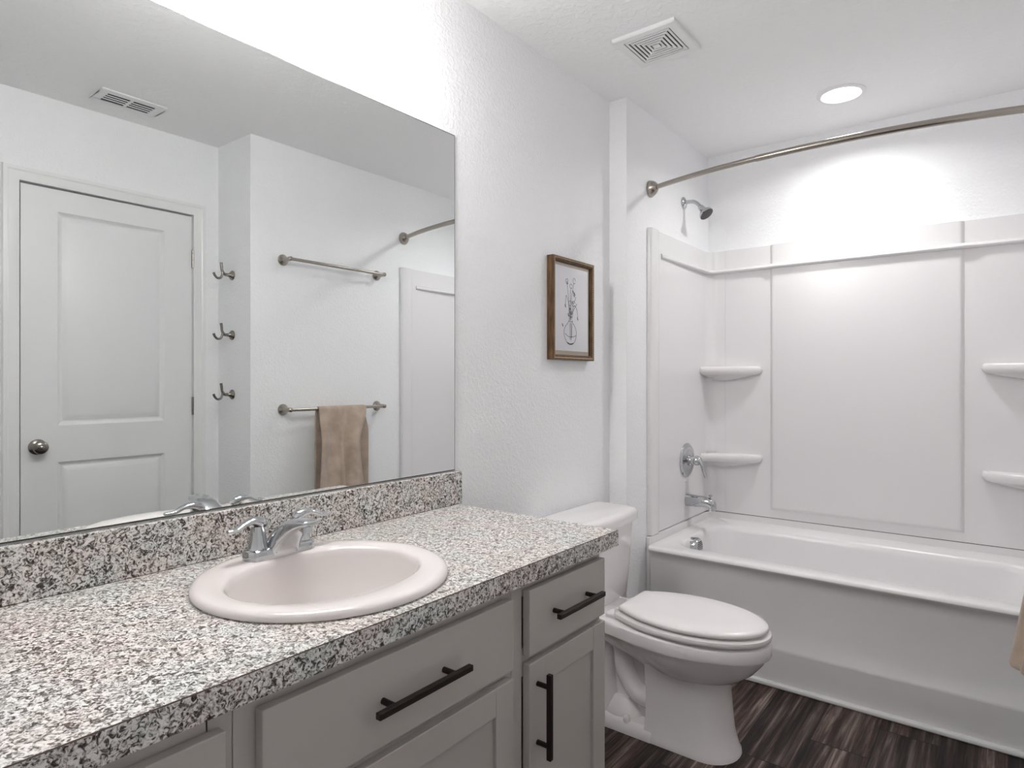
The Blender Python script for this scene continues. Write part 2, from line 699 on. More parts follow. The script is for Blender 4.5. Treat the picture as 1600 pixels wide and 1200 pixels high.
# ------------------------------------------------------------------ ceiling vents
def exhaust_vent():
    x0, x1, y0, y1 = 0.258, 0.494, 2.012, 2.250
    cx, cy = (x0 + x1) / 2, (y0 + y1) / 2
    t = thing('exhaust_vent', 'white square exhaust fan grille with concentric slots on the ceiling', 'vent', (cx, cy, CEIL))
    bm = bmesh.new()
    h = 0.0875
    hw = (x1 - x0) / 2
    zt, zb = CEIL, CEIL - 0.013

    def sq(r, z):
        return [Vector((cx - r, cy - r, z)), Vector((cx + r, cy - r, z)), Vector((cx + r, cy + r, z)), Vector((cx - r, cy + r, z))]
    loft(bm, [sq(hw, zt), sq(hw, zb + 0.004), sq(hw - 0.004, zb), sq(h, zb), sq(h, zt - 0.001)], cap0=False, cap1=False)
    link('cover', bm, M_VENT, t, smooth=20)
    bm = bmesh.new()
    step = 0.0143
    r = h - 0.0042
    while r > 0.018:
        loft(bm, [sq(r, zb + 0.003), sq(r, zb), sq(r - 0.0078, zb), sq(r - 0.0078, zb + 0.003), sq(r, zb + 0.003)], cap0=False, cap1=False)
        r -= step
    loft(bm, [sq(0.0125, zb + 0.003), sq(0.0125, zb)])
    for sx, sy in ((1, 1), (-1, 1)):
        a = Vector((sx, sy, 0)).normalized()
        n = Vector((-a.y, a.x, 0)) * 0.003
        c = Vector((cx, cy, 0))
        vs = []
        for z in (zb + 0.0028, zb + 0.0046):
            for s, q in ((-1, -1), (1, -1), (1, 1), (-1, 1)):
                p = c + a * (0.118 * s) + n * q
                vs.append(bm.verts.new((p.x, p.y, z)))
        bm.faces.new(vs[:4]); bm.faces.new(vs[4:])
    link('louvre_rings', bm, M_VENT, t, smooth=0)
    bm = bmesh.new()
    box(bm, cx - h, cx + h, cy - h, cy + h, zb + 0.0044, zb + 0.0056)  # solid black plate, paints the shade between the rings
    link('opening_shade', bm, M_DARK, t, smooth=0)


exhaust_vent()


def air_register():
    x0, x1, y0, y1 = 1.598, 1.762, 1.034, 1.294
    t = thing('air_register', 'white rectangular air register with two banks of slats on ceiling, seen in mirror', 'vent', ((x0 + x1) / 2, (y0 + y1) / 2, CEIL))
    ix0, ix1 = x0 + 0.036, x1 - 0.036
    ym = (y0 + y1) / 2
    iy0, iy1 = y0 + 0.036, y1 - 0.036
    bm = bmesh.new()
    z0, z1 = CEIL - 0.0065, CEIL
    box(bm, x0, ix0, y0, y1, z0, z1)
    box(bm, ix1, x1, y0, y1, z0, z1)
    for a, c in ((y0, iy0), (ym - 0.007, ym + 0.007), (iy1, y1)):
        box(bm, ix0, ix1, a, c, z0, z1)
    link('frame', bm, M_VENT, t, bevel=0.003)
    bm = bmesh.new()
    box(bm, ix0, ix1, iy0, iy1, CEIL - 0.0040, CEIL - 0.0030)  # black backing plate stands in for the shade behind the slats
    link('opening_shade', bm, M_DARK, t, smooth=0)
    for a, c in ((iy0, ym - 0.007), (ym + 0.007, iy1)):
        for k in range(3):
            xs = ix0 + 0.0185 + k * 0.0232
            bm = bmesh.new()
            box(bm, xs + 0.0015, xs + 0.0100, a, c, CEIL - 0.0062, CEIL - 0.0045)
            link('slat', bm, M_VENT, t, smooth=0)


air_register()


# ------------------------------------------------------------------ vanity
CY0, CY1 = 0.035, 1.466       # counter ends
CF, CT, CB = 0.580, 0.832, 0.792
SX, SY = 0.316, 0.759         # sink centre


def countertop():
    t = thing('countertop', 'speckled grey laminate countertop with backsplash, holding the oval sink', 'countertop', (0.3, 0.75, CB))
    bm = bmesh.new()
    n = 96
    a, bb = 0.218, 0.222

    def rect_pt(ang, ins):
        c, s = math.cos(ang), math.sin(ang)
        x0, x1, y0, y1 = 0.0005 + (0 if ins == 0 else 0), CF - ins, CY0 + ins, CY1 - ins
        k = 1e9
        if c > 1e-9: k = min(k, (x1 - SX) / c)
        if c < -1e-9: k = min(k, (x0 - SX) / c)
        if s > 1e-9: k = min(k, (y1 - SY) / s)
        if s < -1e-9: k = min(k, (y0 - SY) / s)
        return SX + c * k, SY + s * k
    angs = [2 * PI * i / n for i in range(n)]
    for x in (0.0005, CF):
        for y in (CY0, CY1):
            ca = math.atan2(y - SY, x - SX) % (2 * PI)
            i = min(range(n), key=lambda q: abs(angs[q] - ca))
            angs[i] = ca

    def rr(ins, z):
        out = []
        for g in angs:
            x, y = rect_pt(g, 0)
            x = min(x, CF - ins); y = min(max(y, CY0 + ins), CY1 - ins)
            out.append(Vector((x, y, z)))
        return out

    def el(z):
        return [Vector((SX + a * math.cos(g), SY + bb * math.sin(g), z)) for g in angs]
    loft(bm, [el(CB), el(CT), rr(0.0016, CT), rr(0.0, CT - 0.0014), rr(0.0, CB), el(CB)], cap0=False, cap1=False, mis=[0, 0, 1, 0, 0])
    link('counter_slab', bm, [M_GRAN, M_SEAM], t, smooth=0)
    bm = bmesh.new()
    # backsplash with eased top edge and a thin seam at its foot
    prof = [(0.0005, CT), (0.0195, CT), (0.0195, CT + 0.0012), (0.020, CT + 0.0014), (0.020, CT + 0.100), (0.0188, CT + 0.1015), (0.0005, CT + 0.1015)]
    rings = [[Vector((x, y, z)) for x, z in prof] for y in (CY0, CY1 + 0.014)]
    loft(bm, rings)
    for f in bm.faces:
        cz = f.calc_center_median().z
        if cz < CT + 0.0014 and len(f.verts) == 4:
            f.material_index = 1
    link('backsplash', bm, [M_GRAN, M_SEAM], t, smooth=0)


countertop()


def bar_handle(parent, a, bb, out=0.032):
    """flat bar pull between two points given on the cabinet front (x = front plane)"""
    a, bb = Vector(a), Vector(bb)
    d = (bb - a).normalized()
    bm = bmesh.new()
    s = 0.0055
    c0, c1 = a + Vector((out, 0, 0)), bb + Vector((out, 0, 0))
    side = Vector((1, 0, 0)).cross(d)
    rings = []
    for c in (c0, c1):
        rings.append([c + side * s * i + Vector((1, 0, 0)) * s * j for i, j in ((-1, -1), (1, -1), (1, 1), (-1, 1))])
    loft(bm, rings)
    h = link('handle', bm, M_BRONZE, parent, smooth=0, bevel=0.0012)
    ln = (bb - a).length
    off = 0.028 if ln < 0.2 else 0.038
    for q in (a + d * off, bb - d * off):
        bm = bmesh.new()
        lathe(bm, q, (1, 0, 0), [(-0.001, 0.0055), (out, 0.0055)], n=16)
        link('post', bm, M_BRONZE, h)
    return h


FX = 0.575      # plane of the drawer and door fronts
BX = 0.555      # plane of the face frame


def vanity_cabinets():
    def unit(y0, y1, label, drawer, door_, dh, doh, group='vanity cabinets under the countertop'):
        t = thing('vanity_cabinet', label, 'cabinet', ((BX) / 2, (y0 + y1) / 2, 0), group)
        bm = bmesh.new()
        box(bm, 0.002, BX - 0.02, y0 + 0.0005, y0 + 0.015, 0.10, CB - 0.0006)
        box(bm, 0.002, BX - 0.02, y1 - 0.015, y1 - 0.0005, 0.10, CB - 0.0006)
        box(bm, 0.002, BX - 0.02, y0 + 0.015, y1 - 0.015, 0.10, 0.115)
        box(bm, 0.002, 0.014, y0 + 0.015, y1 - 0.015, 0.115, 0.66)
        link('body', bm, M_CAB, t, smooth=0)
        bm = bmesh.new()
        z1 = CB - 0.0006
        box(bm, BX - 0.02, BX, y0 + 0.0005, y0 + 0.035, 0.10, z1)
        box(bm, BX - 0.02, BX, y1 - 0.035, y1 - 0.0005, 0.10, z1)
        box(bm, BX - 0.02, BX, y0 + 0.035, y1 - 0.035, z1 - 0.035, z1)
        box(bm, BX - 0.02, BX, y0 + 0.035, y1 - 0.035, 0.585, 0.645)
        box(bm, BX - 0.02, BX, y0 + 0.035, y1 - 0.035, 0.10, 0.135)
        link('face_frame', bm, M_CAB, t, smooth=0, bevel=0.001)
        bm = bmesh.new()
        box(bm, 0.40, BX - 0.075, y0 + 0.001, y1 - 0.001, 0.0, 0.10)
        link('toe_kick', bm, M_CAB, t, smooth=0)
        bm = bmesh.new()
        a, c, e, f = drawer
        box(bm, BX + 0.0015, FX, a, c, e, f)
        dr = link('drawer', bm, M_CAB, t, smooth=0, bevel=0.0018)
        if dh:
            bar_handle(dr, (FX, dh[0], dh[2]), (FX, dh[1], dh[2]))
        a, c, e, f = door_
        st = 0.056
        bm = bmesh.new()
        box(bm, BX + 0.0015, FX, a, a + st, e, f)
        box(bm, BX + 0.0015, FX, c - st, c, e, f)
        box(bm, BX + 0.0015, FX, a + st, c - st, e, e + st)
        box(bm, BX + 0.0015, FX, a + st, c - st, f - st, f)
        do = link('cabinet_door', bm, M_CAB, t, smooth=0, bevel=0.0014)
        bm = bmesh.new()
        box(bm, BX + 0.003, FX - 0.008, a + st - 0.004, c - st + 0.004, e + st - 0.004, f - st + 0.004)
        link('door_panel', bm, M_CAB, do, smooth=0)
        if doh:
            bar_handle(do, (FX, doh[0], doh[1]), (FX, doh[0], doh[2]))
        return t
    unit(1.046, 1.412, 'taupe vanity cabinet at the toilet end, narrow drawer above tall-handled door',
         (1.084, 1.4045, 0.6315, 0.7725), (1.084, 1.4045, 0.115, 0.6155), (1.148, 1.343, 0.706), (1.113, 0.412, 0.594))
    unit(0.440, 1.046, 'taupe sink base cabinet below the oval sink, wide drawer front with long pull',
         (0.4715, 1.0285, 0.6255, 0.770), (0.4715, 1.0285, 0.115, 0.6075), (0.645, 0.862, 0.700), None)
    unit(0.074, 0.440, 'taupe vanity cabinet at the near end, mostly cut off by the photo bottom',
         (0.106, 0.4205, 0.6255, 0.766), (0.106, 0.4205, 0.115, 0.6075), (0.166, 0.361, 0.700), (0.135, 0.412, 0.594))


vanity_cabinets()


def sink():
    t = thing('sink', 'white oval drop-in porcelain sink set in the speckled countertop', 'sink', (SX, SY, CT))
    bm = bmesh.new()
    n = 80
    bx, by = 0.326, 0.757

    def R(a, bb, z, cx=SX, cy=SY, e=2.0):
        return ellipse(cx, cy, a, bb, z, n, e)
    rings = [R(0.212, 0.216, CT - 0.03), R(0.212, 0.216, CT + 0.0005), R(0.2360, 0.2385, CT + 0.0005), R(0.2385, 0.241, CT + 0.003),
             R(0.2385, 0.241, CT + 0.008), R(0.2365, 0.239, CT + 0.0125), R(0.2310, 0.2335, CT + 0.0155), R(0.225, 0.2275, CT + 0.0165),
             R(0.213, 0.216, CT + 0.0165)]
    # deck down into the basin
    rings += [R(0.164, 0.197, CT + 0.0155, bx, by, 2.1), R(0.160, 0.1925, CT + 0.0140, bx, by, 2.1), R(0.1565, 0.1885, CT + 0.0095, bx, by, 2.1),
              R(0.154, 0.1855, CT - 0.002, bx, by, 2.1), R(0.147, 0.176, CT - 0.05, bx, by), R(0.132, 0.157, CT - 0.095, bx, by),
              R(0.100, 0.115, CT - 0.128, bx, by), R(0.055, 0.06, CT - 0.140, bx, by), R(0.024, 0.024, CT - 0.143, bx, by)]
    loft(bm, rings, cap0=False)
    # underside
    und = [R(0.212, 0.216, CT - 0.03), R(0.168, 0.197, CT - 0.05, bx, by), R(0.145, 0.168, CT - 0.11, bx, by), R(0.08, 0.09, CT - 0.155, bx, by)]
    loft(bm, und, cap0=False)
    link('basin', bm, M_SINK, t, smooth=50)
    bm = bmesh.new()
    lathe(bm, (bx, by, CT - 0.1425), (0, 0, 1), [(0, 0.022), (0.003, 0.022), (0.004, 0.018), (0.0015, 0.015), (0.005, 0.014), (0.007, 0.004)], n=32)
    link('drain', bm, M_CHROME, t)


sink()


def faucet():
    z0 = CT + 0.0165
    cx, cy = 0.139, 0.770
    t = thing('faucet', 'chrome two-handle faucet on the back rim of the sink', 'faucet', (cx, cy, z0))
    bm = bmesh.new()
    rings = []
    for ins, z in ((0.0, -0.001), (0.0, 0.013), (0.002, 0.018), (0.006, 0.020)):
        rings.append(rrect(cx - 0.026 + ins, cx + 0.026 - ins, cy - 0.080 + ins, cy + 0.080 - ins, z0 + z, 0.022 - ins, 8))
    loft(bm, rings)
    link('base_plate', bm, M_CHROME, t)
    # spout: a wide wedge that rises from the base and reaches forward, flat underneath
    bm = bmesh.new()
    sec = [((0.029, 0.004), (-0.024, 0.004), 0.037), ((0.032, 0.014), (-0.018, 0.024), 0.036), ((0.045, 0.031), (0.000, 0.048), 0.032), ((0.064, 0.048), (0.028, 0.070), 0.027),
           ((0.084, 0.061), (0.058, 0.082), 0.0235), ((0.101, 0.069), (0.090, 0.086), 0.0205), ((0.112, 0.072), (0.110, 0.085), 0.0170), ((0.117, 0.075), (0.117, 0.081), 0.0110)]
    fine = 5
    B = catmull([(a[0], 0, a[1]) for a, c, h in sec], fine)
    T = catmull([(c[0], 0, c[1]) for a, c, h in sec], fine)
    W = lerp_list([h for a, c, h in sec], fine)
    rings = []
    for p, q, h in zip(B, T, W):
        mid = (p + q) / 2
        v = (q - p) / 2
        ring = []
        for k in range(32):
            a = 2 * PI * k / 32
            c_, s_ = math.cos(a), math.sin(a)
            e = 0.45 if s_ < 0 else 0.8
            ring.append(Vector((cx, cy, z0)) + mid + v * math.copysign(abs(s_) ** e, s_) + Vector((0, 1, 0)) * h * math.copysign(abs(c_) ** 0.55, c_))
        rings.append(ring)
    loft(bm, rings)
    sp = link('spout', bm, M_CHROME, t, smooth=50)
    bm = bmesh.new()
    lathe(bm, (cx + 0.096, cy, z0 + 0.074), (0.25, 0, -1), [(0, 0.0105), (0.016, 0.0105), (0.018, 0.008)], n=24)
    link('aerator', bm, M_CHROME, sp)
    for s in (-1, 1):
        hy = cy + s * 0.0508
        bm = bmesh.new()
        lathe(bm, (cx, hy, z0 + 0.018), (0, 0, 1), [(0, 0.0205), (0.003, 0.0215), (0.006, 0.0200), (0.028, 0.0165), (0.042, 0.0145), (0.047, 0.0130), (0.049, 0.0128)], n=32)
        h = link('handle', bm, M_CHROME, t)
        bm = bmesh.new()
        z = z0 + 0.075
        tube(bm, [(cx, hy - s * 0.015, z - 0.008), (cx, hy - s * 0.006, z - 0.002), (cx, hy + s * 0.010, z + 0.004), (cx + 0.002, hy + s * 0.028, z + 0.002),
                  (cx + 0.004, hy + s * 0.046, z - 0.006), (cx + 0.006, hy + s * 0.062, z - 0.008), (cx + 0.006, hy + s * 0.069, z - 0.007)],
             [0.010, 0.0145, 0.0140, 0.0115, 0.0100, 0.0095, 0.0055], n=20, up=(0, 0, 1), flats=[0.7, 0.85, 0.65, 0.5, 0.5, 0.55, 0.6])
        link('lever', bm, M_CHROME, h, smooth=60)


faucet()


def mirror():
    bm = bmesh.new()
    y0, y1, z0, z1 = -0.02, 1.464, 0.937, 1.990
    rings = []
    for x, i in ((0.0006, 0), (0.0045, 0), (0.0056, 0.0030)):
        rings.append([Vector((x, y, z)) for y, z in ((y0 + i, z0 + i), (y1 - i, z0 + i), (y1 - i, z1 - i), (y0 + i, z1 - i))])
    loft(bm, rings, mis=[1, 1, 0])
    o = link('wall_mirror', bm, [M_MIRROR, M_MEDGE], smooth=0)
    o['label'] = 'large frameless wall mirror above the vanity backsplash'
    o['category'] = 'mirror'


mirror()


# ------------------------------------------------------------------ picture
def picture():
    y0, y1, z0, z1 = 1.978, 2.276, 1.299, 1.695
    t = thing('framed_picture', 'bronze wood framed ink drawing of flowers in a vase, on wall above toilet', 'picture', (0, (y0 + y1) / 2, z0))
    f, d = 0.020, 0.031
    bm = bmesh.new()
    prof = [(0.0005, 0), (d - 0.003, 0), (d, 0.002), (d, 0.006), (d - 0.003, 0.009), (d - 0.002, 0.013), (d - 0.006, 0.018), (d - 0.010, 0.020), (0.0005, 0.020)]
    rings = []
    for yy, zz, sy, sz in ((y0, z0, 1, 1), (y1, z0, -1, 1), (y1, z1, -1, -1), (y0, z1, 1, -1)):
        rings.append([Vector((x, yy + sy * q, zz + sz * q)) for x, q in prof])
    rings.append(rings[0])
    loft(bm, rings, cap0=False, cap1=False)
    fr = link('frame', bm, M_FRAME, t, smooth=25)
    # gilt beading round the face
    bm = bmesh.new()
    q = 0.0075
    step = 0.0072
    pts = []
    yy = y0 + q
    while yy <= y1 - q:
        pts += [(yy, z0 + q), (yy, z1 - q)]
        yy += step
    zz = z0 + q + step
    while zz < z1 - q:
        pts += [(y0 + q, zz), (y1 - q, zz)]
        zz += step
    for yy, zz in pts:
        mtx = Matrix.Translation((d - 0.0015, yy, zz)) @ Matrix.Diagonal((0.9, 1.0, 1.0, 1.0))
        bmesh.ops.create_uvsphere(bm, u_segments=8, v_segments=5, radius=0.0030, matrix=mtx)
    link('beading', bm, M_BEAD, fr)
    bm = bmesh.new()
    box(bm, 0.002, 0.0160, y0 + f - 0.002, y1 - f + 0.002, z0 + f - 0.002, z1 - f + 0.002)
    link('mat_board', bm, M_MAT, t, smooth=0)
    bm = bmesh.new()
    py0, py1, pz0, pz1 = y0 + f + 0.004, y1 - f - 0.012, z0 + f + 0.016, z1 - f - 0.012
    box(bm, 0.0178, 0.0185, py0, py1, pz0, pz1)
    box(bm, 0.0160, 0.0178, py0 + 0.04, py1 - 0.04, pz0 + 0.04, pz1 - 0.04)
    art = link('art_print', bm, M_PAPER, t, smooth=0)
    # ink strokes, slightly raised
    bm = bmesh.new()
    W, H = py1 - py0, pz1 - pz0

    def P(u, v):
        return Vector((0.0187, py0 + u * W, pz0 + v * H))

    def stroke(pts, wd=0.0010):
        q = catmull([P(*p) for p in pts], 6) if len(pts) > 2 else [P(*p) for p in pts]
        for i in range(len(q) - 1):
            a, c = q[i], q[i + 1]
            if (c - a).length < 1e-6:
                continue
            dd = (c - a).normalized()
            s = Vector((0, -dd.z, dd.y)) * wd
            e = dd * wd * 0.4
            bm.faces.new([bm.verts.new(v) for v in (a - s - e, c - s + e, c + s + e, a + s - e)])
    # vase
    stroke([(0.41, 0.36), (0.38, 0.33), (0.30, 0.28), (0.27, 0.21), (0.32, 0.13), (0.40, 0.085), (0.50, 0.08), (0.58, 0.11), (0.63, 0.17), (0.64, 0.24),
            (0.58, 0.31), (0.52, 0.34), (0.52, 0.37)], 0.0010)
    stroke([(0.30, 0.205), (0.42, 0.17), (0.55, 0.175), (0.63, 0.19)], 0.0009)
    stroke([(0.36, 0.10), (0.45, 0.082), (0.54, 0.092)], 0.0022)
    stroke([(0.40, 0.36), (0.46, 0.35), (0.53, 0.36)], 0.0008)
    for k, (a, c) in enumerate((((0.44, 0.33), (0.44, 0.14)), ((0.47, 0.34), (0.475, 0.13)), ((0.50, 0.33), (0.49, 0.15)))):
        stroke([a, ((a[0] + c[0]) / 2 + 0.01, (a[1] + c[1]) / 2), c], 0.0009 + 0.0005 * (k == 1))
    # stems
    for pts in ([(0.45, 0.36), (0.44, 0.50), (0.40, 0.66), (0.36, 0.80)], [(0.47, 0.36), (0.47, 0.52), (0.50, 0.66), (0.56, 0.82)],
                [(0.46, 0.38), (0.47, 0.55), (0.46, 0.68), (0.48, 0.76)], [(0.48, 0.40), (0.52, 0.54), (0.60, 0.62), (0.62, 0.66)],
                [(0.44, 0.44), (0.40, 0.58), (0.34, 0.66), (0.32, 0.60), (0.31, 0.53)], [(0.50, 0.44), (0.58, 0.55), (0.66, 0.50), (0.68, 0.40)],
                [(0.42, 0.36), (0.42, 0.46), (0.41, 0.56)], [(0.50, 0.38), (0.54, 0.48), (0.66, 0.58)]):
        stroke(pts, 0.0010)
    # buds and blooms
    for (u, v, ru, rv) in ((0.355, 0.83, 0.035, 0.028), (0.575, 0.85, 0.035, 0.032), (0.48, 0.78, 0.035, 0.025), (0.48, 0.44, 0.06, 0.034),
                           (0.55, 0.575, 0.05, 0.03), (0.44, 0.57, 0.04, 0.03)):
        stroke([(u + ru * math.cos(a), v + rv * math.sin(a)) for a in [2 * PI * k / 9 for k in range(9)]], 0.0009)
    for (u, v) in ((0.37, 0.81), (0.59, 0.69), (0.55, 0.71), (0.48, 0.45), (0.31, 0.53), (0.68, 0.395), (0.23, 0.30), (0.57, 0.67), (0.53, 0.58), (0.46, 0.50), (0.40, 0.43)):
        stroke([(u - 0.01, v + 0.018), (u, v), (u + 0.012, v - 0.012)], 0.0022)
    link('ink_lines', bm, M_INK, art, smooth=0)
    bm = bmesh.new()
    box(bm, 0.0196, 0.0208, y0 + f - 0.003, y1 - f + 0.003, z0 + f - 0.003, z1 - f + 0.003)
    bm.faces.ensure_lookup_table()
    for f in bm.faces:
        f.material_index = 0 if f.calc_center_median().x > 0.0207 else 1
    link('glass', bm, [M_GLASS, M_CLEAR], t, smooth=0)


picture()


# ------------------------------------------------------------------ towel bars, towel, hooks
def towel_bar(z, label):
    y0, y1 = 1.857, 2.475
    t = thing('towel_bar', label, 'towel bar', (XR, (y0 + y1) / 2, z), 'towel bars on the right wall')
    for y, s in ((y0, 1), (y1, -1)):
        bm = bmesh.new()
        lathe(bm, (XR - 0.0004, y, z), (-1, 0, 0), [(0, 0.029), (0.004, 0.029), (0.009, 0.026), (0.020, 0.017), (0.034, 0.0125), (0.052, 0.0115), (0.066, 0.0120),
                                                   (0.076, 0.0110), (0.080, 0.006)], n=28)
        link('mount', bm, M_NICKEL, t)
    bm = bmesh.new()
    tube(bm, [(XR - 0.066, y0 - 0.006, z), (XR - 0.066, y1 + 0.006, z)], 0.0085, n=16, smooth=0)
    link('bar', bm, M_NICKEL, t)


towel_bar(1.840, 'upper brushed nickel towel bar on the wall, empty, seen in mirror')
towel_bar(1.068, 'lower brushed nickel towel bar on the wall, holding the tan towel')


def towel():
    zb, xb, r = 1.068, XR - 0.066, 0.014
    yl, yr = 2.020, 2.335
    nu, nv = 56, 60
    LF, LB = 0.62, 0.58
    bm = bmesh.new()
    grid = []
    s_arc = PI * r
    total = LB + s_arc + LF
    for j in range(nv + 1):
        s = total * j / nv
        row = []
        for i in range(nu + 1):
            a = i / nu
            if s < LB:                      # behind the bar
                h = LB - s
                x = xb + r + 0.012 * math.sin(a * 9 + 1) * min(1, h / 0.2) * 0.5
                x = min(x, XR - 0.018)
                z = zb - h
                y = yl - 0.004 + (yr + 0.004 + 0.034 * min(1.0, h / 0.12) - yl) * a
                y += 0.006 * math.sin(a * 7 + h * 6) * h
            elif s < LB + s_arc:
                g = (s - LB) / r
                x = xb + r * math.cos(g)
                z = zb + r * math.sin(g)
                y = yl + (yr - yl) * a
            else:                           # room side, flaring out towards the hem
                h = s - LB - s_arc
                k = h / LF
                nar = 1 / (1 + math.exp(-(h - 0.11) / 0.03))
                y0_ = yl + 0.006 * nar - 0.075 * k ** 1.3
                y1_ = yr - 0.095 * nar * (1 - 0.45 * k) - 0.03 * k ** 1.3
                y = y0_ + (y1_ - y0_) * a
                fold = 0.012 * math.sin(a * 8.0 + 0.6 + 1.5 * k) + 0.007 * math.sin(a * 17 + 2 * k) + 0.009 * math.exp(-((a - 0.52 - 0.06 * k) / 0.035) ** 2) - 0.010 * math.exp(-((a - 0.66 + 0.04 * k) / 0.045) ** 2)
                x = xb - r - 0.100 * k ** 1.3 * (0.55 + 0.45 * a) - 0.014 * nar - fold * min(1, h / 0.15) - 0.012 * nar * a ** 6
                z = zb - h * 0.995
            row.append(bm.verts.new((x, y, z)))
        grid.append(row)
    for j in range(nv):
        for i in range(nu):
            bm.faces.new((grid[j][i], grid[j][i + 1], grid[j + 1][i + 1], grid[j + 1][i]))
    o = link('towel', bm, M_TOWEL, smooth=60)
    md = o.modifiers.new('thick', 'SOLIDIFY')
    md.thickness = 0.010
    md.offset = 0.0
    md = o.modifiers.new('sub', 'SUBSURF')
    md.levels = md.render_levels = 1
    o['label'] = 'tan terry towel hanging folded over the lower towel bar'
    o['category'] = 'towel'


towel()


def robe_hooks():
    hx = 1.757
    def make(z, label):
        t = thing('robe_hook', label, 'hook', (hx, YRET, z), 'robe hooks on the return wall')
        return t
    t = make(1.755, 'topmost of three brushed nickel double robe hooks beside the door')
    y = YRET
    z = 1.755
    bm = bmesh.new()
    lathe(bm, (hx, y - 0.0004, z), (0, -1, 0), [(0, 0.025), (0.003, 0.025), (0.007, 0.022), (0.014, 0.013), (0.022, 0.0088), (0.034, 0.0078), (0.042, 0.007)], n=28)
    link('base', bm, M_DARKN, t)
    bm = bmesh.new()
    tube(bm, [(hx, y - 0.036, z), (hx, y - 0.047, z + 0.006), (hx, y - 0.055, z + 0.020), (hx, y - 0.057, z + 0.038), (hx, y - 0.060, z + 0.058)], [0.0072, 0.0068, 0.0062, 0.0066, 0.0068], n=14)
    link('upper_prong', bm, M_DARKN, t)
    bm = bmesh.new()
    tube(bm, [(hx, y - 0.052, z + 0.014), (hx, y - 0.054, z - 0.004), (hx, y - 0.062, z - 0.019), (hx, y - 0.078, z - 0.022), (hx, y - 0.092, z - 0.010), (hx, y - 0.098, z + 0.004)],
         [0.0055, 0.006, 0.0058, 0.0058, 0.006, 0.0064], n=14)
    link('lower_prong', bm, M_DARKN, t)
    for zz, lb in ((1.450, 'middle of three brushed nickel double robe hooks beside the door'), (1.147, 'lowest of three brushed nickel double robe hooks beside the door')):
        copy_thing(t, (hx, YRET, zz), lb)


robe_hooks()


# ------------------------------------------------------------------ bathtub
TX0, TX1 = XJ + 0.002, XR - 0.002


